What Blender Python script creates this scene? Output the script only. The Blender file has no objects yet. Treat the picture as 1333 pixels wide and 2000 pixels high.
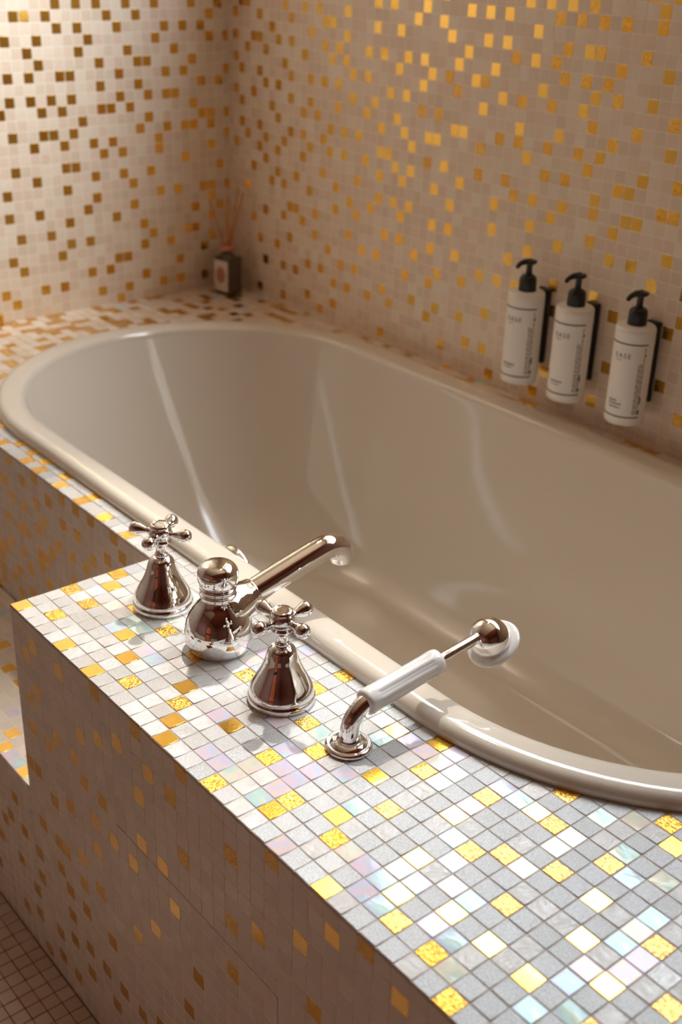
import bpy, bmesh, math, random
import numpy as np
from mathutils import Vector, Matrix

# ------------------------------------------------------------------ units
S = 0.0206                      # one mosaic tile pitch in metres
FZ = -26.5                      # floor level in tile units (deck top is z = 0)
def W(x, y, z): return Vector((S*x, S*y, S*(z-FZ)))
scene = bpy.context.scene
C = scene.collection
rng = random.Random(7)

# ------------------------------------------------------------------ camera
F_PX = 2305.95; CW, CH = 1333, 2000
CAM = np.array([54.5896, -22.1601, 33.8408])
rv = np.array([1.85963289, 0.904058024, -0.524967458])
def rodrigues(r):
    t = np.linalg.norm(r); k = r/t
    K = np.array([[0,-k[2],k[1]],[k[2],0,-k[0]],[-k[1],k[0],0]])
    return np.eye(3)+math.sin(t)*K+(1-math.cos(t))*K@K
RC = rodrigues(rv)
def proj(P):
    c = (np.asarray(P, float)-CAM)@RC.T
    return F_PX*c[...,:2]/c[...,2:3]+np.array([CW/2, CH/2]), c[...,2]
cam_data = bpy.data.cameras.new('camera'); cam = bpy.data.objects.new('camera', cam_data); C.objects.link(cam)
cam_data.sensor_fit = 'VERTICAL'; cam_data.sensor_height = 36; cam_data.sensor_width = 24
cam_data.lens = 36*F_PX/CH
cam_data.clip_start = 0.02; cam_data.clip_end = 50
M = Matrix([[RC[0][i], -RC[1][i], -RC[2][i]] for i in range(3)]).to_4x4()
M.translation = W(*CAM); cam.matrix_world = M
cam_data.dof.use_dof = True
cam_data.dof.focus_distance = 58.5*S
cam_data.dof.aperture_fstop = 41.5/8.6
scene.camera = cam

# ------------------------------------------------------------------ sky, exposure
world = bpy.data.worlds.new('overcast_sky'); scene.world = world; world.use_nodes = True
nt = world.node_tree; nt.nodes.clear()
wo = nt.nodes.new('ShaderNodeOutputWorld'); wb = nt.nodes.new('ShaderNodeBackground')
tc = nt.nodes.new('ShaderNodeTexCoord'); sx = nt.nodes.new('ShaderNodeSeparateXYZ'); rp = nt.nodes.new('ShaderNodeValToRGB')
nt.links.new(tc.outputs['Generated'], sx.inputs[0]); nt.links.new(sx.outputs['Z'], rp.inputs[0])
rp.color_ramp.elements[0].position = 0.0; rp.color_ramp.elements[0].color = (.30,.27,.22,1)
rp.color_ramp.elements[1].position = 0.08; rp.color_ramp.elements[1].color = (.85,.93,1.0,1)
wb.inputs['Strength'].default_value = 10.0
nt.links.new(rp.outputs[0], wb.inputs['Color']); nt.links.new(wb.outputs[0], wo.inputs[0])
scene.view_settings.view_transform = 'Standard'; scene.view_settings.look = 'None'
scene.view_settings.gamma = 1; scene.view_settings.use_curve_mapping = False
scene.view_settings.exposure = 0.35
scene.cycles.use_denoising = True
scene.cycles.max_bounces = 10; scene.cycles.diffuse_bounces = 6; scene.cycles.glossy_bounces = 6
scene.cycles.sample_clamp_indirect = 8.0

WIN1 = (-32, 46, 35.5, 80)      # window in the right wall: x0,x1,z0,z1
def portal(name, loc, rot, sx_, sy_):
    l = bpy.data.lights.new(name, 'AREA'); l.shape = 'RECTANGLE'; l.size = sx_*S; l.size_y = sy_*S
    l.cycles.is_portal = True
    o = bpy.data.objects.new(name, l); C.objects.link(o); o.location = loc; o.rotation_euler = rot
    return o
portal('window_portal', W((WIN1[0]+WIN1[1])/2, 58.0, (WIN1[2]+WIN1[3])/2), (-math.pi/2,0,0), WIN1[1]-WIN1[0], WIN1[3]-WIN1[2])

# ------------------------------------------------------------------ materials
def new_mat(name):
    m = bpy.data.materials.new(name); m.use_nodes = True
    return m, m.node_tree, m.node_tree.nodes['Principled BSDF']
def simple(name, col, rough=.5, metal=0., coat=0., bump=None, spec=.5):
    m, nt, b = new_mat(name)
    b.inputs['Base Color'].default_value = (*col,1); b.inputs['Roughness'].default_value = rough
    b.inputs['Metallic'].default_value = metal; b.inputs['Coat Weight'].default_value = coat
    b.inputs['Specular IOR Level'].default_value = spec
    if bump:
        n = nt.nodes.new('ShaderNodeTexNoise'); n.inputs['Scale'].default_value = bump[0]; n.inputs['Detail'].default_value = 5
        bp = nt.nodes.new('ShaderNodeBump'); bp.inputs['Strength'].default_value = bump[1]; bp.inputs['Distance'].default_value = bump[2]
        tcx = nt.nodes.new('ShaderNodeTexCoord'); nt.links.new(tcx.outputs['Object'], n.inputs['Vector'])
        nt.links.new(n.outputs['Fac'], bp.inputs['Height']); nt.links.new(bp.outputs[0], b.inputs['Normal'])
    return m
def tile_mat(name, stops, rough, metal, grain, spec=.5, coat=0., tint=False, shift=0.):
    """colour picked per tile from the attribute rnd; grain = (u scale, v scale, distortion, bump distance, colour amount)"""
    m, nt, b = new_mat(name); N = nt.nodes.new; L = nt.links.new
    a = N('ShaderNodeAttribute'); a.attribute_name = 'rnd'
    cr = N('ShaderNodeValToRGB'); cr.color_ramp.interpolation = 'LINEAR'
    els = cr.color_ramp.elements
    while len(els) < len(stops): els.new(.5)
    for e, (p, c) in zip(els, stops): e.position = p; e.color = (*c,1)
    uv = N('ShaderNodeUVMap'); mp = N('ShaderNodeMapping'); mp.inputs['Scale'].default_value = (grain[0], grain[1], 1)
    L(uv.outputs[0], mp.inputs[0])
    n = N('ShaderNodeTexNoise'); n.inputs['Scale'].default_value = 1; n.inputs['Detail'].default_value = 4; n.inputs['Distortion'].default_value = grain[2]
    L(mp.outputs[0], n.inputs['Vector'])
    if shift:                                   # the film colour drifts across the tile
        ma = N('ShaderNodeMath'); ma.operation = 'MULTIPLY_ADD'; ma.inputs[1].default_value = shift; ma.use_clamp = True
        mb = N('ShaderNodeMath'); mb.operation = 'SUBTRACT'; mb.inputs[1].default_value = .5
        L(n.outputs['Fac'], mb.inputs[0]); L(mb.outputs[0], ma.inputs[0]); L(a.outputs['Fac'], ma.inputs[2]); L(ma.outputs[0], cr.inputs[0])
    else: L(a.outputs['Fac'], cr.inputs[0])
    mix = N('ShaderNodeMix'); mix.data_type = 'RGBA'; mix.blend_type = 'MULTIPLY'; mix.inputs[0].default_value = grain[4]
    g = N('ShaderNodeValToRGB'); g.color_ramp.elements[0].position = .3; g.color_ramp.elements[1].position = .7
    g.color_ramp.elements[0].color = (.45,.43,.4,1); g.color_ramp.elements[1].color = (1,1,1,1)
    L(n.outputs['Fac'], g.inputs[0]); L(cr.outputs[0], mix.inputs['A']); L(g.outputs[0], mix.inputs['B'])
    L(mix.outputs['Result'], b.inputs['Base Color'])
    bp = N('ShaderNodeBump'); bp.inputs['Strength'].default_value = 1; bp.inputs['Distance'].default_value = grain[3]*S
    L(n.outputs['Fac'], bp.inputs['Height']); L(bp.outputs[0], b.inputs['Normal'])
    b.inputs['Roughness'].default_value = rough; b.inputs['Metallic'].default_value = metal; b.inputs['Specular IOR Level'].default_value = spec
    b.inputs['Coat Weight'].default_value = coat; b.inputs['Coat Roughness'].default_value = .06
    if tint: L(cr.outputs[0], b.inputs['Specular Tint'])
    return m
GLASS = tile_mat('streaked_glass', [(0,(.74,.74,.72)),(.35,(.70,.66,.62)),(.7,(.65,.63,.60)),(1,(.76,.76,.75))], .13, .0, (2.0,9,2.8,.024,.30), .75)
GOLD = tile_mat('gold_leaf', [(0,(.94,.58,.10)),(1,(.88,.50,.06))], .20, 1., (9,9,.5,.006,.10), .5, .9)
RIPPLE = tile_mat('rippled_gold_leaf', [(0,(.94,.56,.11)),(1,(.88,.48,.07))], .18, 1., (6,7,.8,.085,.15), .5, .4)
PEARL = tile_mat('iridescent_glass', [(0,(.80,.66,.76)),(.2,(.62,.68,.84)),(.42,(.58,.80,.75)),(.62,(.84,.80,.64)),(.8,(.86,.70,.66)),(1,(.70,.66,.86))], .10, .0, (.9,1.2,.3,.016,.10), .75, 0., True, 1.1)
SPARK = tile_mat('granular_glass', [(0,(.68,.70,.72)),(.5,(.61,.62,.63)),(1,(.70,.72,.74))], .24, .06, (12,12,.4,.030,.55), .42)
WALLT = tile_mat('wall_glass', [(0,(.86,.75,.61)),(.3,(.83,.66,.53)),(.6,(.77,.64,.50)),(.8,(.89,.79,.66)),(1,(.82,.67,.53))], .24, .0, (2,14,1.2,.012,.12))
FLOORT = tile_mat('floor_glass', [(0,(.60,.46,.36)),(.5,(.54,.40,.31)),(1,(.63,.50,.40))], .25, .0, (3,9,1,.01,.15))
FRONTT = tile_mat('front_glass', [(0,(.88,.84,.78)),(.4,(.82,.76,.70)),(.7,(.78,.74,.68)),(1,(.86,.80,.75))], .22, .0, (2,14,1.2,.012,.14))
TM = [GLASS, GOLD, RIPPLE, PEARL, SPARK, WALLT, FLOORT, FRONTT]
GROUT = simple('deck_grout', (.56,.48,.42), .85, bump=(900,.4,.0004))
WGROUT = simple('wall_grout', (.90,.82,.72), .85, bump=(900,.4,.0004))
FGROUT = simple('floor_grout', (.20,.13,.09), .9, bump=(900,.4,.0004))
CHROME = simple('chrome', (.87,.86,.85), .025, 1.)
ENAMEL = simple('white_enamel', (.71,.638,.54), .10, 0., .6)
PORCELAIN = simple('white_porcelain', (.84,.82,.79), .12, 0., .4)
PLASTIC = simple('white_bottle_plastic', (.88,.85,.80), .32)
BLACK = simple('black_plastic', (.012,.012,.013), .35)
INK = simple('grey_ink', (.06,.055,.05), .6)
GAP = simple('dark_joint', (.015,.012,.01), .9)
PLASTER = simple('warm_plaster', (.66,.52,.40), .8, bump=(60,.2,.001))
REDWALL = simple('red_brown_paint', (.24,.085,.055), .55, bump=(60,.2,.001))
CEIL = simple('cream_ceiling_paint', (.72,.61,.48), .8, bump=(60,.2,.001))
WOODDK = simple('black_stained_wood', (.02,.018,.016), .3, bump=(90,.3,.0005))
FRAMEW = simple('white_frame_paint', (.8,.79,.76), .35)
REED = simple('reed_wood', (.62,.30,.10), .6, bump=(300,.3,.0003))
LIQ = simple('dark_diffuser_glass', (.075,.055,.03), .08, 0., .5)
PINKRING = simple('pink_collar', (.62,.22,.16), .45)
LABELW = simple('cream_label', (.80,.68,.60), .55)
LABELP = simple('pink_label_print', (.48,.20,.17), .55)
def pane_mat():
    m = bpy.data.materials.new('window_glass'); m.use_nodes = True; nt = m.node_tree; nt.nodes.clear()
    o = nt.nodes.new('ShaderNodeOutputMaterial'); t = nt.nodes.new('ShaderNodeBsdfTransparent'); g = nt.nodes.new('ShaderNodeBsdfGlossy')
    mx = nt.nodes.new('ShaderNodeMixShader'); mx.inputs[0].default_value = .06; g.inputs['Roughness'].default_value = 0
    nt.links.new(t.outputs[0], mx.inputs[1]); nt.links.new(g.outputs[0], mx.inputs[2]); nt.links.new(mx.outputs[0], o.inputs[0])
    return m
PANE = pane_mat()

# ------------------------------------------------------------------ object helpers
def link(name, me, parent=None, mats=()):
    o = bpy.data.objects.new(name, me); C.objects.link(o)
    for m in mats: me.materials.append(m)
    if parent: o.parent = parent
    return o
def tag(o, label=None, cat=None, group=None, kind=None):
    if label: o['label'] = label
    if cat: o['category'] = cat
    if group: o['group'] = group
    if kind: o['kind'] = kind
    return o
def empty(name, loc, rz=0.):
    o = bpy.data.objects.new(name, None); C.objects.link(o); o.location = loc; o.rotation_euler = (0,0,rz); o.empty_display_size = .02
    return o
def bm_obj(name, bm, mat, parent=None, smooth=False, mats=None):
    bmesh.ops.recalc_face_normals(bm, faces=bm.faces[:])
    me = bpy.data.meshes.new(name); bm.to_mesh(me); bm.free()
    if smooth: me.polygons.foreach_set('use_smooth', [True]*len(me.polygons))
    return link(name, me, parent, mats or (mat,))
def add_box(bm, a, b, world=True, bev=0.):
    """axis box between tile-unit corners a and b"""
    f = (lambda p: W(*p)) if world else (lambda p: Vector(p)*S)
    n0 = len(bm.verts)
    vs = [bm.verts.new(f((x,y,z))) for z in (a[2],b[2]) for y in (a[1],b[1]) for x in (a[0],b[0])]
    fs = []
    for q in ((0,2,3,1),(4,5,7,6),(0,1,5,4),(2,6,7,3),(0,4,6,2),(1,3,7,5)): fs.append(bm.faces.new([vs[i] for i in q]))
    if bev:
        es = list({e for fc in fs for e in fc.edges})
        bmesh.ops.bevel(bm, geom=es, offset=bev*S, segments=2, affect='EDGES', profile=.5)
def lathe(bm, prof, n=48, mat=None, closed=True):
    """prof: (r, z) in tile units about the local z axis; mat: 4x4 placed in tile units"""
    rings = []
    for r, z in prof:
        if r <= 1e-6:
            p = Vector((0,0,z)); p = mat@p if mat else p
            rings.append([bm.verts.new(p*S)])
        else:
            row = []
            for i in range(n):
                a = 2*math.pi*i/n; p = Vector((r*math.cos(a), r*math.sin(a), z)); p = mat@p if mat else p
                row.append(bm.verts.new(p*S))
            rings.append(row)
    for A, B in zip(rings, rings[1:]):
        for i in range(n):
            j = (i+1)%n
            if len(A) == 1 and len(B) == 1: continue
            if len(A) == 1: bm.faces.new((A[0],B[j],B[i]))
            elif len(B) == 1: bm.faces.new((A[i],A[j],B[0]))
            else: bm.faces.new((A[i],A[j],B[j],B[i]))
    if closed:
        for Rr in (rings[0], rings[-1]):
            if len(Rr) > 1: bm.faces.new(Rr)
def smooth_prof(pts, k=5):
    """Catmull-Rom through (r,z) points"""
    out = []
    P = [pts[0]]+list(pts)+[pts[-1]]
    for i in range(1, len(P)-2):
        p0,p1,p2,p3 = map(np.array, (P[i-1],P[i],P[i+1],P[i+2]))
        for t in np.linspace(0,1,k,endpoint=False):
            v = .5*((2*p1)+(-p0+p2)*t+(2*p0-5*p1+4*p2-p3)*t*t+(-p0+3*p1-3*p2+p3)*t**3)
            out.append((max(0,float(v[0])), *[float(q) for q in v[1:]]))
    out.append(tuple(pts[-1])); return out
def smooth_path(pts, k=6):
    out = []
    P = [pts[0]]+list(pts)+[pts[-1]]
    for i in range(1, len(P)-2):
        p0,p1,p2,p3 = map(np.array, (P[i-1],P[i],P[i+1],P[i+2]))
        for t in np.linspace(0,1,k,endpoint=False):
            out.append(.5*((2*p1)+(-p0+p2)*t+(2*p0-5*p1+4*p2-p3)*t*t+(-p0+3*p1-3*p2+p3)*t**3))
    out.append(np.array(pts[-1], float)); return out
def tube(bm, path, rad, n=28, cap=True):
    """swept tube in local tile units; rad: number or list"""
    path = [Vector(p) for p in path]
    rows = []
    up = Vector((1,0,0)); prev = None
    for i, p in enumerate(path):
        t = (path[min(i+1,len(path)-1)]-path[max(i-1,0)]).normalized()
        if prev is None:
            u = up.cross(t); u = u.normalized() if u.length > .1 else Vector((0,1,0)).cross(t).normalized()
        else: u = (prev-t*prev.dot(t)).normalized()
        prev = u; v = t.cross(u); r = rad if isinstance(rad,(int,float)) else rad[i]
        rows.append([bm.verts.new((p+u*r*math.cos(2*math.pi*k/n)+v*r*math.sin(2*math.pi*k/n))*S) for k in range(n)])
    for A,B in zip(rows,rows[1:]):
        for k in range(n): bm.faces.new((A[k],A[(k+1)%n],B[(k+1)%n],B[k]))
    if cap:
        bm.faces.new(rows[0]); bm.faces.new(rows[-1])
def axis_mat(origin, direction):
    q = Vector((0,0,1)).rotation_difference(Vector(direction).normalized())
    return Matrix.Translation(Vector(origin))@q.to_matrix().to_4x4()

# ------------------------------------------------------------------ mosaic
def unpack(s):
    d = {}
    for row in s.split(';'):
        a, bs = row.split(':')
        for b in bs.split(','):
            d[(int(a), int(b.rstrip('t')))] = b.endswith('t')
    return d
GOLD_LEFT = unpack('21:0;22:2;23:1,5,9,11,18;24:4,7,13,16,19,21,24;25:26;26:2,9,12,15,19,21,23,26t;27:7,16,18,22,24;28:2,5,16,19,26;29:6,8,11,13,15,18,21,25,27;30:13,16,19,21;31:3,6,9,17,23,25,27;32:1,10,12,15,24;33:3,14,18,20,22,27;34:0,4,8,15,18,26;35:1,4,12,14,19,21,25;36:9,11,18,23,27;37:2,5,7,16,20,22,26;38:6,12,17,19,22;39:1,10,14,15,24,27;40:5,16,19,21,25;41:1,3,10,19,23;42:6,13,16,21,25;43:6,8,16,18,22,27;44:1,4,10,17,20,25;45:5,7,9,10,14,16,17,24,26;46:8,12,20,27;47:10,15,17,21,24')
GOLD_RIGHT = unpack('-47:15,20,23,25,27;-46:17,19,22,28;-45:11,16,24,28;-44:8,13,20,25;-43:1,6,15,17,22,25,27;-42:4,9,14,16,21,24;-41:12,19,26;-40:6,13,15,18,21,25;-39:1,4,9,12,16,23,28;-38:7,10,17,20,22,25,27;-37:4,10,13;-36:9,15,17,19,24,28;-35:2,5,12,16,20,22,26;-34:8,10,19,28;-33:1,5,14,17,22,25,27;-32:7,16,18,24,27;-31:2,4,11,13,20,22,25;-30:6,16,18,24,26,28;-29:4,9,12,21,23;-28:6,11,14,18;-27:8,16,20,23,25;-26:4,12,21,27,29;-25:8,13,15,17,19,25;-24:1,5,10,17,22,29;-23:4,13,16,20,24,27;-22:10,12,15,19,22,25;-21:7,13,16,18,28;-20:5,9,21t,23,25,29;-19:17t,19,24;-18:4,7,10,12,15,19,21t,28,30;-17:5,8,17,24t,27;-16:2,12,14,20,23t,25;-15:0,10,16,20,26,29;-14:5,8,24;-13:3,17t,19t,22,24t,27,29;-12:9,25;-11:3,6,13,15,20t,23,27,29;-10:1,9,17t,26t;-9:11,16t,20t,21,23t,30;-8:9,19,26,28;-7:12,14,16,24,30;-6:18t,20t,23t,26t,29t;-5:1,15,21,25t,27t,30;-4:3,8,10,13,16,18t,29t;-3:20t,23,25t,27,30t;-2:19t,22t,24,27t,29t;-1:14,16,17,20,25t;0:10,21t,24t,26t,29t;1:2,13,15,18t;2:5,9,16,18,22t,27t,31;3:13,16,19,24,29t,30;4:26,31;5:12,17t,21,23t;6:14,17t,19t;7:5,9;8:7,11;9:2')
GOLD_DECK = unpack('0:0,3t,6t;1:5;2:1t,3t;4:5;5:0;6:3;7:5t;8:0,2;10:1t,5t;12:3;13:2t,6t;14:1;15:0;16:3,8t,10t;18:6t;19:0t,3t;20:5t;21:9;22:1,2t;23:6,10;24:3,8t;25:2t,5t;27:0,7,9t;28:4;29:2,6t,10,12t;30:1t,7t,10t;31:3;32:1t,5t,8t;33:3,10t,14t;34:0t,8,13;35:3,6;37:5,8t;38:3t;39:6t')
PEARL_DECK = unpack('1:4;3:4;5:3,4;6:4;8:0,3;9:3;17:1,5;18:1;19:1,2,4,6;20:3,9;21:1,2,4,8;22:5,9;23:9;24:0,4,9,10;25:8,9;27:8,10;28:1,2,6,10;29:1,3,5;30:4;31:2,4,9,12;32:2,13;33:11;35:11;36:2,4,5,7,9;37:3,6,7')
GOLD_LEDGE = unpack('-22:9;-21:10;-19:10;-18:9;-17:10;-16:9;-14:10;-13:9;-10:9,10;-7:9;-4:9')
GOLD_FRONT = unpack('-7:-24;-6:-21;-5:-19;-4:-18;-3:-25,-21,-16;-2:-18;-1:-24,-22;0:-26,-20,-18,-11;1:-15,-11,-8,-6,-3;2:-25,-23,-5,-2;3:-17,-15,-12,-8;4:-25,-22,-20,-18,-15,-7;5:-11,-2;6:-23,-21,-18,-16,-14,-7;7:-8,-5;8:-21,-15,-12,-10;9:-23,-18,-8t,-4,-1t;10:-21,-10;11:-3;12:-21,-15,-10;13:-8,-5,-1t;14:-20,-13,-3;15:-8;16:-10,-3t;17:-16,-6t,-1t;18:-13;21:-10t,-7t,-3t;23:-6;24:-1t;26:-4;27:-7;28:-2;30:-1t;32:-2')
GOLD_LEDGE_FRONT = unpack('-23:-12,-9;-21:-11,-8,-6,-3;-20:-12,-10,-4,-1;-19:-8,-6;-18:-11,-9,-6,-4,-2;-16:-8,-7,-5,-3,-1;-15:-9,-7,-4;-14:-6,-2;-13:-5;-12:-3,-1;-11:-7,-5;-10:-3,-1;-9:-5;-8:-4,-1;-6:-3;-5:-1;-4:-2')
# one pillow-topped tile in its own plane: rings of corners, each (half size, height)
def template(rings):
    V = []; Fc = []
    for h, z in rings: V += [(-h,-h,z),(h,-h,z),(h,h,z),(-h,h,z)]
    Fc.append((0,1,2,3))
    for r in range(len(rings)-1):
        a, b = 4*r, 4*(r+1)
        for i in range(4): Fc.append((a+i, b+i, b+(i+1)%4, a+(i+1)%4))
    return np.array(V), Fc
TH = .20
FINE = template([(.450,TH),(.466,TH-.010),(.474,TH-.035),(.476,0)])
LITE = template([(.462,TH),(.475,TH-.014),(.478,0)])
NVAR = 10
_var = {}
def tile_mesh(kind, v):
    if (kind, v) in _var: return _var[(kind, v)]
    V, Fc = FINE; r = random.Random(kind*100+v)
    me = bpy.data.meshes.new('tile'); me.from_pydata((V*S).tolist(), [], Fc); me.materials.append(TM[kind])
    me.polygons.foreach_set('use_smooth', [False]+[True]*(len(Fc)-1))
    at = me.attributes.new('rnd','FLOAT','FACE'); at.data.foreach_set('value', [(v+.5)/NVAR]*len(Fc))
    uv = me.uv_layers.new(name='UVMap'); q = r.random()*6.28 if kind in (0,3) else r.randrange(4)*1.5708
    ou, ov = r.random()*50, r.random()*50; c, s = math.cos(q), math.sin(q)
    for l in me.loops:
        x, y, _ = V[l.vertex_index]; uv.data[l.index].uv = (ou+x*c-y*s, ov+x*s+y*c)
    _var[(kind, v)] = me; return me
def frame_axes(face):
    # local (a, b, n) axes of each tiled face in world axes
    return {'top':  (np.array([1,0,0.]), np.array([0,1,0.]), np.array([0,0,1.])),
            'front':(np.array([1,0,0.]), np.array([0,0,1.]), np.array([0,-1,0.])),
            'east': (np.array([0,1,0.]), np.array([0,0,1.]), np.array([1,0,0.])),
            'west': (np.array([0,-1,0.]), np.array([0,0,1.]), np.array([-1,0,0.]))}[face]
class Field:
    """collects tiles (centre, face, kind) for one owner; the nearest 300 become single objects, the rest one mesh"""
    def __init__(self): self.t = []
    def add(self, c, face, kind, sa=1., sb=1.): self.t.append((c, face, kind, sa, sb))
    def build(self, parent, limit=300, tilt=.012):
        n = len(self.t); cen = np.array([t[0] for t in self.t])
        area = np.zeros(n)
        for f in set(t[1] for t in self.t):
            idx = [i for i in range(n) if self.t[i][1] == f]; a, b, nn = frame_axes(f); c = cen[idx]
            p0, d = proj(c); pa, _ = proj(c+a*.5); pb, _ = proj(c+b*.5)
            ar = np.abs((pa-p0)[:,0]*(pb-p0)[:,1]-(pa-p0)[:,1]*(pb-p0)[:,0])*4
            ok = (d > 1)&(p0[:,0]>0)&(p0[:,0]<CW)&(p0[:,1]>0)&(p0[:,1]<CH)&((CAM-c)@nn > 0)
            area[idx] = np.where(ok, ar, 0)
        order = np.argsort(-area); single = [i for i in order[:limit] if area[i] > 60]
        ss = set(single)
        for i in single:
            c, f, k, sa, sb = self.t[i]; a, b, nn = frame_axes(f)
            o = bpy.data.objects.new('tile', tile_mesh(k, rng.randrange(NVAR))); C.objects.link(o)
            Rm = Matrix(np.stack([a,b,nn],1).tolist()).to_4x4()
            tt = tilt if f == 'top' else min(tilt,.004)
            tl = Matrix.Rotation(rng.gauss(0,tt),4,'X')@Matrix.Rotation(rng.gauss(0,tt),4,'Y')
            o.matrix_world = Matrix.Translation(W(*c))@Rm@tl@Matrix.Diagonal((sa,sb,1,1))
            o.parent = parent
            if parent.location.length > 1e-6: o.matrix_parent_inverse = Matrix.Translation(-parent.location)
        rest = [i for i in range(n) if i not in ss]
        if not rest: return
        V, Fc = LITE; nv = len(V); nf = len(Fc); m = len(rest)
        R = np.random.RandomState(5)
        verts = np.zeros((m,nv,3)); kinds = np.zeros(m,int)
        ta = R.normal(0,tilt,(m,1)); tb = R.normal(0,tilt,(m,1))
        for j, i in enumerate(rest):
            c, f, k, sa, sb = self.t[i]; a, b, nn = frame_axes(f); kinds[j] = k
            x = V[:,0:1]*sa; y = V[:,1:2]*sb; q = 1. if f == 'top' else min(1.,.004/tilt); h = V[:,2:3]+q*(ta[j]*x+tb[j]*y)
            verts[j] = np.array(c)+x*a+y*b+h*nn
        verts = (verts-np.array([0,0,FZ]))*S - np.array(parent.location)
        me = bpy.data.meshes.new('tile_field')
        fl = np.array(Fc)
        faces = (fl[None]+ (np.arange(m)*nv)[:,None,None]).reshape(-1,4)
        me.vertices.add(m*nv); me.vertices.foreach_set('co', verts.reshape(-1))
        me.loops.add(faces.size); me.loops.foreach_set('vertex_index', faces.reshape(-1).astype(np.int32))
        me.polygons.add(len(faces)); me.polygons.foreach_set('loop_start', np.arange(0,faces.size,4,dtype=np.int32))
        used = sorted(set(kinds.tolist())); 
        for k in used: me.materials.append(TM[k])
        mi = np.repeat(np.array([used.index(k) for k in kinds]), nf).astype(np.int32)
        me.polygons.foreach_set('material_index', mi)
        me.polygons.foreach_set('use_smooth', np.tile(np.array([False]+[True]*(nf-1)), m))
        me.update(calc_edges=True)
        at = me.attributes.new('rnd','FLOAT','FACE'); at.data.foreach_set('value', np.repeat(R.rand(m), nf))
        uv = me.uv_layers.new(name='UVMap')
        q = R.randint(0,4,m)*np.pi/2; ou = R.rand(m)*50; ov = R.rand(m)*50
        x, y = V[:,0], V[:,1]
        U = ou[:,None]+x*np.cos(q)[:,None]-y*np.sin(q)[:,None]; Vv = ov[:,None]+x*np.sin(q)[:,None]+y*np.cos(q)[:,None]
        uvv = np.stack([U,Vv],2)[:, fl.reshape(-1)]
        uv.data.foreach_set('uv', uvv.reshape(-1))
        o = link('tile_field', me, parent); o['kind'] = 'stuff'
        return o

# ------------------------------------------------------------------ room shell
XF, YW, XN, YS, ZC = -48.0, 47.7, 150.0, -110.0, 92.0     # far, right, near, front, ceiling
T = 10
def wall_with_hole(name, bm_boxes, mat, label=None):
    bm = bmesh.new()
    for a, b in bm_boxes: add_box(bm, a, b)
    o = bm_obj(name, bm, mat); o['kind'] = 'structure'
    if label: o['label'] = label
    return o
GB = .012    # the grout face sits this far behind the tile faces
g = .20     # depth of the tile bed: the grout face sits this far behind the tile faces
wall_left = wall_with_hole('wall_left', [((XF-T,YS-T,FZ),(XF-GB,YW+T,ZC))], WGROUT,
    'mosaic wall behind the bath end, pale tiles with scattered gold')
x0, x1, z0, z1 = WIN1
wall_right = wall_with_hole('wall_right', [((XF-g,YW+GB,FZ),(x0,YW+T,ZC)),((x1,YW+GB,FZ),(XN+T,YW+T,ZC)),((x0,YW+GB,FZ),(x1,YW+T,z0)),((x0,YW+GB,z1),(x1,YW+T,ZC))], WGROUT,
    'mosaic wall along the bath, beige tiles with scattered gold')
wall_with_hole('wall_front', [((XF-T,YS-T,FZ),(XN+T,YS,ZC))], REDWALL, 'red-brown painted wall behind the camera')
wall_with_hole('wall_rear', [((XN,YS,FZ),(XN+T,YW,ZC))], REDWALL, 'red-brown painted end wall')
wall_with_hole('ceiling', [((XF-T,YS-T,ZC),(XN+T,YW+T,ZC+T))], CEIL, 'cream painted ceiling')
floor = wall_with_hole('floor', [((XF-T,YS-T,FZ-T),(XN+T,YW+T,FZ-.07))], FGROUT, 'brown mosaic floor')

wall_with_hole('trim_1', [((52,YS,ZC-9),(XN,YW-.1,ZC))], simple('red_brown_soffit',(.36,.10,.06),.5), 'red-brown dropped soffit over the far half of the room')
wall_with_hole('bounce_band', [((XF,YS,FZ),(34,YS+1,-6)),((78,YS,FZ),(XN,YS+1,-6))], PLASTER, 'added cream band low on the unseen wall, bouncing neutral light')  # added reflector: neutral bounce onto the front of the surround

def window(name, face, r, label):
    a0, a1, z0, z1 = r; fw = 2.2
    e = empty(name, (0,0,0)); tag(e, label, kind='structure')
    def bx(a, b, za, zb, d0, d1, mat, nm):
        bm = bmesh.new()
        if face == 'right': add_box(bm, (a,YW+d0,za),(b,YW+d1,zb))
        else: add_box(bm, (XF-d1,a,za),(XF-d0,b,zb))
        return bm_obj(nm, bm, mat, e)
    bx(a0,a0+fw,z0,z1,5,8,FRAMEW,'frame_post'); bx(a1-fw,a1,z0,z1,5,8,FRAMEW,'frame_post')
    bx(a0+fw,a1-fw,z0,z0+fw,5,8,FRAMEW,'frame_rail'); bx(a0+fw,a1-fw,z1-fw,z1,5,8,FRAMEW,'frame_rail')
    bx(a0+fw,a1-fw,z0+fw,z1-fw,6.4,6.6,PANE,'pane')
    return e
window('window_1', 'right', WIN1, 'large window over the bath')

# right wall mosaic
fld = Field()
PXR, PZR, OXR, OZR = .994, .996, -.005, -.0976
for i in range(-49, 152):
    x = (i+OXR)*PXR
    for k in range(0, 92):
        z = (k+OZR)*PZR
        sa = 1.
        if i == -48: x, sa = XF+.4, .76
        elif x-.5 < XF or x+.5 > XN: continue
        if z+.5 > ZC: continue
        if WIN1[0]-.5 < x < WIN1[1]+.5 and WIN1[2]-.5 < z < WIN1[3]+.5: continue
        vis = -48 < x < 7 and z < 31.5
        if vis: kd = (2 if GOLD_RIGHT[(i,k)] else 1) if (i,k) in GOLD_RIGHT else 5
        else: kd = rng.choice((1,2)) if rng.random() < .12 else 5
        fld.add((x, YW+g, z), 'front', kd, sa)
fld.build(wall_right, tilt=.005)
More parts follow.
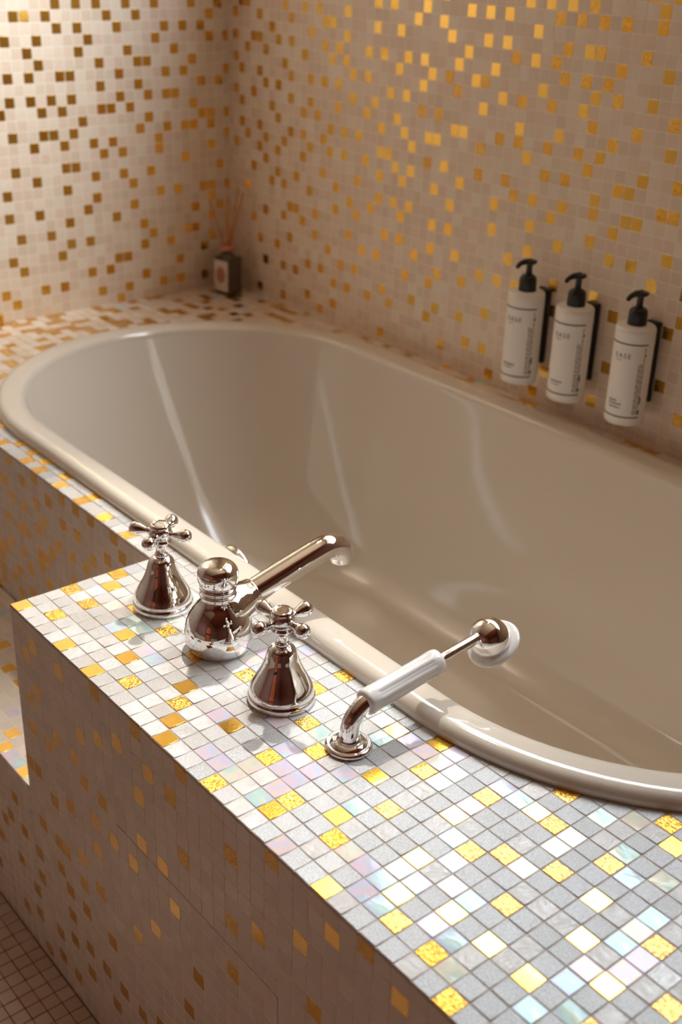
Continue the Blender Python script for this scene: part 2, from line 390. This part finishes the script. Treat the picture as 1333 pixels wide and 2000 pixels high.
# left wall mosaic
fld = Field()
for i in range(-112, 48):
    y = (i+.408)*1.0015
    for k in range(-26, 92):
        z = (k+.452)*1.0025
        sa = 1.
        if i == 47: y, sa = YW-.36, .70
        elif y-.5 < YS or y+.5 > YW: continue
        if z+.5 > ZC: continue
        if z < 0 and y > 9: continue
        if 21 < y and z < 28.2: kd = (2 if GOLD_LEFT[(i,k)] else 1) if (i,k) in GOLD_LEFT else 5
        else: kd = rng.choice((1,1,2)) if rng.random() < .11 else 5
        fld.add((XF-g, y, z), 'east', kd, sa)
fld.build(wall_left, tilt=.005)
# floor mosaic
fld = Field()
for i in range(-48, 110):
    for j in range(-75, 9):
        if (j >= 0 and i >= 0) or (i < 0 and j >= -1 and j < 0 and False): continue
        if j >= -1 and i < 0 : 
            if j >= 0: continue
        fld.add((i+.5, j+.5-.04, FZ-.2), 'top', 6)
fld.build(floor)

# ------------------------------------------------------------------ bath surround
YC, RT, HX = 28.2, 17.3, 21.4          # tub centre line, outer radius, half length of its straight sides
XE = 46.0                               # near end of the deck
def tub_ring(d, n=56, shift_far=0., shift_near=0.):
    pts = []
    r = RT-d
    for i in range(n+1):
        a = -math.pi/2+math.pi*i/n; pts.append((HX-shift_near+r*math.cos(a), YC+r*math.sin(a)))
    for i in range(1,24): pts.append((HX-shift_near+(-2*HX+shift_near+shift_far)*i/24, YC+r))
    for i in range(n+1):
        a = math.pi/2+math.pi*i/n; pts.append((-HX+shift_far+r*math.cos(a), YC+r*math.sin(a)))
    for i in range(1,24): pts.append((-HX+shift_far+(2*HX-shift_near-shift_far)*i/24, YC-r))
    return pts
def inset(x, y):                        # distance inside the tub outline (negative outside)
    cx = min(max(x,-HX),HX); return RT-math.hypot(x-cx, y-YC)

sur = empty('bath_surround', W(0,0,FZ)); tag(sur, 'mosaic-tiled bath surround carrying the chrome taps, white and gold tiles', 'bath surround')
YL = 8.98                               # front of the narrow ledge
def core():
    bm = bmesh.new()
    outer = [(0,GB),(XE-GB,GB),(XE-GB,YW),(XF,YW),(XF,YL+GB),(0,YL+GB)]
    outer = [(x,y) for x,y in outer]
    hole = tub_ring(1.2, 40)
    zt = -.035
    es = []
    for loop in (outer, hole):
        vs = [bm.verts.new(W(x,y,zt)) for x,y in loop]
        es += [bm.edges.new((vs[i], vs[(i+1)%len(vs)])) for i in range(len(vs))]
    bmesh.ops.triangle_fill(bm, use_beauty=True, edges=es)
    ret = bmesh.ops.extrude_face_region(bm, geom=bm.faces[:])
    for v in ret['geom']:
        if isinstance(v, bmesh.types.BMVert): v.co.z -= .2*S
    return bm
o = bm_obj('deck_bed', core(), GROUT, sur); o.location = (0,0,0)
PX0, PX1, PZ = 11., 25., -8.            # access panel in the front
bm = bmesh.new()
gy = GB
add_box(bm, (0,gy,FZ),(PX0-.035,3,-.236)); add_box(bm, (PX1+.04,gy,FZ),(XE-GB,3,-.236)); add_box(bm, (PX0-.04,gy,PZ+.04),(PX1+.04,3,-.236))
add_box(bm, (XE-3,3,FZ),(XE-GB,YW,-.236)); add_box(bm, (0,3,FZ),(2,YL+gy,-.236)); add_box(bm, (XF,YL+gy,FZ),(2,YL+2,-.236))
bm_obj('front_bed', bm, WGROUT, sur)
bm = bmesh.new(); add_box(bm, (PX0-1,2.2,FZ),(PX1+1,2.6,PZ+1)); bm_obj('panel_recess', bm, GAP, sur)
bm = bmesh.new(); add_box(bm, (PX0-.03,gy,FZ),(PX1-.06,2,PZ-.06)); panel = bm_obj('access_panel', bm, WGROUT, sur); panel['label'] = 'removable tiled panel with a dark joint'

def deck_kind(i, j):
    if (i,j) in GOLD_DECK: return 2 if GOLD_DECK[(i,j)] else 1
    if (i,j) in PEARL_DECK: return 3
    if i < 0 and (i,j) in GOLD_LEDGE: return 2 if (i+j)%2 else 1
    far = i < -24 or j > 20
    u = rng.random()
    if far: return 1 if u < .22 else (2 if u < .3 else (3 if u < .34 else 5))
    if i > 39: return 1 if u < .08 else (2 if u < .16 else (3 if u < .28 else (4 if u < .66 else 0)))
    sp = min(.62, max(.05, (i-8)/34.))
    return 3 if u < .05 else (4 if u < .05+sp else 0)
fld = Field(); panel_fld = Field()
for i in range(-48, 46):
    for j in range(0, 48):
        if i < 0 and j < 9: continue
        x, y = i+.5, j+.5
        if inset(x, y) > 1.0: continue
        sb = 1.
        if j == 47: y, sb = 47.35, .7
        fld.add((x, y, -g), 'top', deck_kind(i,j), 1, sb)
for i in range(0, 46):
    for k in range(-27, 0):
        z, sb = k+.5, 1.
        if k == -27: z, sb = -26.25, .5
        if k == -1: z, sb = -.59, .84
        kd = (2 if GOLD_FRONT[(i,k)] else 1) if (i,k) in GOLD_FRONT else (rng.choice((1,2)) if i > 36 and rng.random() < .1 else 7)
        if i >= PX0 and i < PX1 and k == PZ-1: z, sb = z-.035, .92
        (panel_fld if PX0 <= i < PX1 and k < PZ else fld).add((i+.5, g, z), 'front', kd, 1, sb)
for i in range(-48, 0):
    for k in range(-13, 0):
        z, sb = k+.5, 1.
        if k == -1: z, sb = -.59, .84
        kd = 1 if (i,k) in GOLD_LEDGE_FRONT else (1 if i < -21 and rng.random() < .2 else 7)
        fld.add((i+.5, YL+g, z), 'front', kd, 1, sb)
for j in range(0, 9):
    for k in range(-13, 0): fld.add((g, j+.5, k+.5 if k < -1 else -.6), 'west', 5 if rng.random() > .12 else 1, 1, 1 if k < -1 else .8)
for j in range(0, 47):
    for k in range(-26, 0): fld.add((XE-g, j+.5, k+.5 if k < -1 else -.6), 'east', 5 if rng.random() > .12 else 1, 1, 1 if k < -1 else .8)
fld.build(sur)
panel_fld.build(panel, tilt=.004)

# low boxed step in the recess
ZS = -12.7
step = empty('tiled_step', W(-24,4.5,FZ)); tag(step, 'low mosaic boxing in the recess left of the tap deck', 'step')
bm = bmesh.new(); add_box(bm, (XF+.1,GB,FZ),(-.35,YL-.1,ZS-GB)); o = bm_obj('step_bed', bm, WGROUT, step); o.location = -step.location
fld = Field()
for i in range(-48, 0):
    for j in range(0, 9):
        if j == 8: continue
        u = rng.random()
        kd = 3 if (i,j) in ((-1,0),(-3,0),(-4,0),(-3,1)) else 1 if (i,j) in ((-2,0),(-5,0),(-6,1)) else (1 if u < .12 else 3 if u < .17 else 7)
        fld.add((i+.5, j+.5, ZS-g), 'top', kd)
    for k in range(0, 14):
        z, sb = ZS-k-.5, 1.
        if k == 13: z, sb = (ZS-13+FZ)/2, .8
        if k == 0: z, sb = ZS-.6, .8
        kk = math.floor(z)
        kd = 1 if (i,kk) in GOLD_FRONT else (1 if i < -9 and rng.random() < .11 else 7)
        fld.add((i+.5, g, z), 'front', kd, 1, sb)
fld.build(step, tilt=.005)

# ------------------------------------------------------------------ bathtub
tub = empty('bathtub', W(0,YC,-19.6)); tag(tub, 'white oval built-in bathtub with a rolled rim', 'bathtub')
TUBP = [(.10,-.02),(.0,.16),(.05,.36),(.22,.52),(.5,.58),(1.1,.55),(1.55,.48),(1.80,.36),(1.93,.08),(2.02,-.6),(2.2,-2.5),(2.6,-6),(3.2,-10),(4.0,-14),(5.4,-17),(7.6,-18.6),(10.5,-19.2),(14.5,-19.5)]
TUBP = [(p[0],p[1]) for p in smooth_prof(TUBP, 4)]
bm = bmesh.new(); rows = []
for d, z in TUBP:
    q = min(1., max(0., (-z)/19.5))
    rows.append([bm.verts.new(W(x,y,z)-tub.location) for x,y in tub_ring(d, 56, 9.5*q**1.1, 3.5*q)])
for A,B in zip(rows,rows[1:]):
    n = len(A)
    for i in range(n): bm.faces.new((A[i],A[(i+1)%n],B[(i+1)%n],B[i]))
bm.faces.new(rows[-1])
o = bm_obj('basin', bm, ENAMEL, tub, True)
o.modifiers.new('thickness','SOLIDIFY').thickness = -.004
# overflow disc on the near inner side, drain in the bottom
def part_lathe(name, prof, mat, parent, m=None, n=48, k=5, smooth=True):
    bm = bmesh.new(); lathe(bm, smooth_prof(prof,k) if k > 1 else prof, n, m); return bm_obj(name, bm, mat, parent, smooth)
of = empty('overflow_trim', W(2.9,13.3,-1.0)); tag(of, 'round chrome overflow disc on the inner tub side behind the spout', 'overflow cover')
mo = axis_mat((0,-.35,0), (0,1,.12))
part_lathe('disc', [(0,.52),(1.2,.52),(1.62,.46),(1.72,.3),(1.7,.0)], CHROME, of, mo)
part_lathe('knob', [(0,.82),(.5,.8),(.62,.7),(.62,.5)], CHROME, of, mo)
dr = empty('drain_trim', W(12,YC,-19.45)); tag(dr, 'round chrome drain in the tub bottom', 'drain')
part_lathe('disc', [(0,.3),(1.0,.32),(1.5,.22),(1.6,.0)], CHROME, dr)

# ------------------------------------------------------------------ taps
def make_tap(x, y, rot, label):
    t = empty('bath_tap', W(x,y,0), rot); tag(t, label, 'tap', 'cross-handled bath taps')
    part_lathe('bell', [(1.66,0),(1.70,.14),(1.68,.3),(1.60,.42),(1.62,.55),(1.52,.85),(1.30,1.25),(1.06,1.7),(.88,2.15),(.77,2.55),(.66,2.85),(.48,3.02),(.30,3.08)], CHROME, t, n=64)
    part_lathe('spindle', [(.34,3.02),(.36,3.2),(.29,3.3),(.28,3.62),(.34,3.75),(.55,3.95),(.60,4.02)], CHROME, t, n=40)
    part_lathe('hub', [(.60,4.0),(.50,4.14),(.55,4.3),(.62,4.45),(.60,4.7),(.50,4.82)], CHROME, t, n=40)
    part_lathe('cap', [(.50,4.80),(.56,4.88),(.50,5.0),(.40,5.03),(.36,4.99),(0,4.99)], CHROME, t, n=40, k=3)
    for q in range(4):
        a = q*math.pi/2; m = axis_mat((0,0,4.46), (math.cos(a), math.sin(a), .03))
        part_lathe('handle', [(.26,.40),(.20,.62),(.18,.78),(.23,.98),(.32,1.2),(.375,1.42),(.34,1.62),(.22,1.76),(0,1.81)], CHROME, t, m, n=28)
    return t
make_tap(5.0, 6.8, math.radians(34), 'chrome bell-shaped bath tap nearest the notched deck corner, left of the spout')
make_tap(16.1, 6.75, math.radians(4), 'chrome bell-shaped bath tap between the spout and the hand shower')

sp = empty('bath_spout', W(10.4,6.9,0)); tag(sp, 'chrome bath spout with a bulbous base reaching over the tub rim', 'bath spout')
part_lathe('base', [(1.45,0),(1.62,.12),(1.76,.5),(1.80,.95),(1.74,1.45),(1.56,1.95),(1.28,2.4),(1.02,2.72),(.90,2.95)], CHROME, sp, n=64)
part_lathe('neck', [(.90,2.92),(.88,3.05),(.96,3.15),(.96,3.24),(.86,3.3),(.86,3.4),(.95,3.48),(.95,3.58),(.84,3.66),(.84,3.72)], CHROME, sp, n=56, k=4)
part_lathe('knob', [(.84,3.70),(.98,3.84),(1.05,4.1),(1.06,4.4),(.98,4.68),(.78,4.88),(.4,4.98),(0,5.0)], CHROME, sp, n=56)
bm = bmesh.new()
path = smooth_path([(0,1.75,2.42),(0,3.5,2.86),(0,5.2,3.28),(0,6.5,3.58),(0,7.2,3.66),(0,7.78,3.5),(0,8.15,3.12),(0,8.27,2.6)], 8)
tube(bm, path, [.70 if i < 30 else .70 for i in range(len(path))], 36)
bm_obj('spout_arm', bm, CHROME, sp, True)
bm = bmesh.new()
d = Vector((0,1.75,.44)).normalized()
lathe(bm, smooth_prof([(1.35,.3),(1.25,.8),(1.08,1.3),(.92,1.75),(.84,2.1),(.80,2.28),(.72,2.32)],5), 48, axis_mat((0,0,1.95), d))
bm_obj('arm_socket', bm, CHROME, sp, True)
bm = bmesh.new(); lathe(bm, [(.56,-.02),(.56,-.12),(.0,-.12)], 32, axis_mat((0,8.27,2.6),(0,-.12,-1)))
bm_obj('outlet', bm, GAP, sp, True)

# hand shower and its holder
ho = empty('shower_holder', W(21.1,6.9,0)); tag(ho, 'chrome elbow holder with round base in front of the hand shower', 'shower holder')
part_lathe('base', [(1.08,0),(1.12,.1),(1.10,.2),(1.0,.27),(.9,.26),(.84,.32),(.72,.4),(.58,.44),(.56,.52)], CHROME, ho, n=56, k=4)
bm = bmesh.new()
path = smooth_path([(0,0,.4),(0,.02,.9),(0,.12,1.35),(0,.38,1.72),(0,.75,1.98),(0,1.1,2.12)], 6)
tube(bm, path, [.50-.06*min(1,i/10) for i in range(len(path))], 32)
bm_obj('elbow', bm, CHROME, ho, True)
hs = empty('hand_shower', W(21.1,7.75,2.06)); tag(hs, 'hand shower with white porcelain handle and chrome head over the tub', 'hand shower')
D = Vector((0,4.65,.52)).normalized()
def flute(bm):
    n, prof = 64, [(.50,-.02),(.62,.05),(.645,.2),(.645,.6),(.645,.75),(.645,4.0),(.645,4.15),(.645,4.45),(.62,4.62),(.5,4.70),(.32,4.72)]
    m = axis_mat((0,0,0), D); rows = []
    for pi, (r, z) in enumerate(prof):
        row = []
        for i in range(n):
            a = 2*math.pi*i/n; s = (a/(2*math.pi)*8+.5)%1
            rr = r-(.06 if 4 <= pi <= 5 and .2 < s < .8 else 0)
            row.append(bm.verts.new((m@Vector((rr*math.cos(a), rr*math.sin(a), z)))*S))
        rows.append(row)
    for A,B in zip(rows,rows[1:]):
        for i in range(n): bm.faces.new((A[i],A[(i+1)%n],B[(i+1)%n],B[i]))
    bm.faces.new(rows[0]); bm.faces.new(rows[-1])
bm = bmesh.new(); flute(bm); o = bm_obj('handle', bm, PORCELAIN, hs, True); o['label'] = 'white porcelain handle with pressed flutes'
bm = bmesh.new()
lathe(bm, smooth_prof([(.34,4.6),(.34,4.78),(.29,4.86),(.28,5.4),(.27,7.2),(.30,7.5)],4), 32, axis_mat((0,0,0), D)); bm_obj('neck', bm, CHROME, hs, True)
NH = Vector((.10,.56,-.82)).normalized(); HC = Vector((0,8.12,.52))
mh = axis_mat(HC, NH)
part_lathe('head', [(0,-1.02),(.35,-.97),(.68,-.78),(.90,-.5),(1.01,-.15),(1.04,.2),(1.04,.45),(.98,.5)], CHROME, hs, mh, n=64)
part_lathe('face_ring', [(.98,.36),(1.26,.40),(1.40,.50),(1.39,.62),(1.22,.70),(.9,.68),(0,.66)], PORCELAIN, hs, mh, n=64)['label'] = 'white ring around the spray face'

# ------------------------------------------------------------------ wall bottles
def text_mesh(txt, size):
    cu = bpy.data.curves.new('letters','FONT'); cu.body = txt; cu.size = size; cu.space_character = 1.25; cu.resolution_u = 2
    o = bpy.data.objects.new('letters', cu); C.objects.link(o)
    dg = bpy.context.evaluated_depsgraph_get(); me = bpy.data.meshes.new_from_object(o.evaluated_get(dg))
    C.objects.unlink(o); bpy.data.objects.remove(o); return me
RB = 1.42
def wrap(bm, quads, r=RB+.012):
    """rectangles (azimuth0, azimuth1, z0, z1) laid on the bottle wall"""
    for a0,a1,z0,z1 in quads:
        n = max(1,int(abs(a1-a0)/.12)); prev = None
        for i in range(n+1):
            a = a0+(a1-a0)*i/n
            pr_ = [bm.verts.new(Vector((r*math.cos(a), r*math.sin(a), z))*S) for z in (z0,z1)]
            if prev: bm.faces.new((prev[0],pr_[0],pr_[1],prev[1]))
            prev = pr_
def make_bottle(x, three, label, blabel):
    yb, zb = 45.45, 2.5
    b = empty('soap_bottle', W(x,yb,zb)); tag(b, label, 'soap bottle', 'pump bottles on the wall')
    part_lathe('body', [(0,0),(1.2,0),(1.36,.05),(1.42,.2),(RB,.5),(RB,3.5),(RB,6.6),(RB,6.85),(1.38,7.05),(1.24,7.15),(.7,7.2),(.6,7.22)], PLASTIC, b, n=56, k=4)
    part_lathe('collar', [(.66,7.18),(.68,7.25),(.66,8.0),(.60,8.25),(.42,8.4),(.30,8.45)], BLACK, b, n=36, k=3)
    part_lathe('stem', [(.30,8.42),(.24,8.6),(.24,9.15),(.32,9.3)], BLACK, b, n=24, k=2)
    bm = bmesh.new()
    lathe(bm, smooth_prof([(.34,9.2),(.52,9.32),(.56,9.42),(.50,9.52),(.2,9.56),(0,9.56)],3), 28)
    tube(bm, smooth_path([(0,.1,9.42),(-.06,-.45,9.42),(-.12,-.85,9.36),(-.16,-1.12,9.18),(-.17,-1.18,9.02)],4), [.24-.006*i for i in range(17)], 14)
    bm_obj('pump_head', bm, BLACK, b, True)
    bm = bmesh.new(); Z = .1
    wrap(bm, [(-math.pi*.98,-.18,6.02,6.12),(-math.pi*.98,-.18,.62,.72)])
    r2 = random.Random(3)
    azf = -math.pi/2
    def line(a0, a1, z, h=.09, seg=.05):
        a = a0
        while a < a1:
            w = min(seg*r2.uniform(.5,1.4), a1-a); wrap(bm, [(a,a+w,z,z+h)]); a += w+.018
    line(azf-.22, azf+.12, 4.83, .06, .04)
    line(azf-.35, azf+.42, 1.55, .11, .045); line(azf-.3, azf+.25, 1.33, .07, .04)
    if three: line(azf-.35, azf+.15, 1.78, .11, .045); line(azf-.3, azf+.38, 1.30, .06, .035)
    for q, a in enumerate((-.56,-.44,-.32)):
        z = .9
        while z < (5.8 if q == 2 else 4.6):
            w = r2.uniform(.1,.4); wrap(bm, [(a,a+.05,z,z+w)]); z += w+.07
    wrap(bm, [(-.27,-.18,.9,1.2),(-.27,-.18,1.7,2.2),(-.27,-.19,5.2,5.35)])
    me = text_mesh('EASE', .50)
    off = len(bm.verts); tm = bmesh.new(); tm.from_mesh(me); vm = {}
    for v in tm.verts:
        a = azf-.30+v.co.x/RB; vm[v] = bm.verts.new(Vector(((RB+.012)*math.cos(a),(RB+.012)*math.sin(a),5.03+v.co.y))*S)
    for f in tm.faces:
        try: bm.faces.new([vm[v] for v in f.verts])
        except ValueError: pass
    tm.free()
    bm_obj('label_print', bm, INK, b)
    k = empty('bottle_bracket', W(x,47.7,3.4)); tag(k, blabel, 'bracket', 'bottle brackets on the wall')
    bm = bmesh.new(); add_box(bm, (-.55,-.36,.2),(.62,-.02,6.2), False, .08); bm_obj('back_plate', bm, BLACK, k)
    bm = bmesh.new(); add_box(bm, (-.3,-.84,4.6),(.5,-.34,5.3), False, .06); bm_obj('arm', bm, BLACK, k)
    bm = bmesh.new(); add_box(bm, (-.3,-.84,.6),(.5,-.34,1.2), False, .06); bm_obj('arm', bm, BLACK, k)
for x, th, l, bl in ((-4.6,False,'white pump bottle farthest from the camera, first of three on the wall','black wall bracket behind the first bottle, farthest from the camera'),
                 (.25,False,'white pump bottle in the middle of the three on the wall','black wall bracket behind the middle bottle'),
                 (5.85,True,'white pump bottle nearest the camera, last of three on the wall','black wall bracket behind the last bottle, nearest the camera')):
    make_bottle(x, th, l, bl)

# ------------------------------------------------------------------ reed diffuser in the corner
df = empty('reed_diffuser', W(-44.9,45.2,0), math.radians(12)); tag(df, 'reed diffuser bottle with cream label in the corner of the ledge', 'diffuser')
bm = bmesh.new(); add_box(bm, (-1.1,-1.0,0.02),(1.1,1.0,3.9), False, .18); bm_obj('bottle', bm, LIQ, df, True)
part_lathe('shoulder', [(.9,3.85),(.7,4.1),(.5,4.3),(.48,4.5)], LIQ, df, n=32, k=3)
part_lathe('collar', [(.62,4.45),(.78,4.55),(.80,4.9),(.62,5.0),(.4,5.0)], PINKRING, df, n=32, k=2)
bm = bmesh.new(); add_box(bm, (-.92,-1.05,.45),(.92,-1.0,3.55), False); lab = bm_obj('label', bm, LABELW, df)
bm = bmesh.new(); lathe(bm, [(0,.03),(.62,.03),(.62,0)], 28, axis_mat((0,-1.05,2.1),(0,-1,0))@Matrix.Diagonal((1,1.35,1,1))); bm_obj('round_print', bm, LABELP, lab)
for tx, ty, tz in ((-1.6,-.9,9.4),(.7,.9,10.6),(1.0,1.3,10.2),(-.2,.3,9.8),(.3,-.6,8.8)):
    bm = bmesh.new(); tube(bm, [(-tx*.12,-ty*.12,3.2),(tx,ty,tz)], .10, 8); bm_obj('reed', bm, REED, df, True)

# ------------------------------------------------------------------ door behind the camera
door = empty('door_1', W(56,YS,FZ)); tag(door, 'black framed door in the red-brown wall', kind='structure')
bm = bmesh.new()
for a,b in (((-22,0,0),(-18,2.2,86)),((18,0,0),(22,2.2,86)),((-18,0,82),(18,2.2,86)),((-18,0,38),(18,1.8,44))): add_box(bm, a, b, False)
bm_obj('door_frame', bm, WOODDK, door)
bm = bmesh.new(); add_box(bm, (-18,0,0),(18,.8,82), False); bm_obj('door_leaf', bm, simple('orange_lacquer',(.62,.15,.05),.35), door)

# ------------------------------------------------------------------ ceiling spots: one on the taps, two added for wall glow and door
def downlight(x, y, tgt, power, size, blend, label):
    e = empty('ceiling_spot', W(x,y,ZC)); tag(e, label, 'ceiling light')
    part_lathe('trim_ring', [(1.5,-.02),(2.2,-.02),(2.2,-.22),(1.55,-.3),(1.5,-.02)], FRAMEW, e, k=1)
    l = bpy.data.lights.new('lamp','SPOT'); l.energy = power; l.color = (1,.94,.86); l.spot_size = math.radians(size); l.spot_blend = blend; l.shadow_soft_size = .03
    o = bpy.data.objects.new('lamp', l); C.objects.link(o); o.parent = e; o.location = (0,0,-.8*S)
    o.rotation_euler = (Vector(tgt)-Vector((x,y,ZC))).to_track_quat('-Z','Y').to_euler()
downlight(-20, 12, (-48,15,43), 105, 38, 1.0, 'added ceiling spot standing in for the source of the end-wall glow')  # added spot makes the end-wall glow, whose real source is unseen
downlight(-25, 43, (8,5,0), 110, 28, 1.0, 'recessed ceiling downlight aimed at the tap deck')
downlight(62, -80, (58,-110,30), 60, 80, 1.0, 'added ceiling spot brightening the door reflected in the chrome')  # added spot brightens the door for orange highlights in the chrome
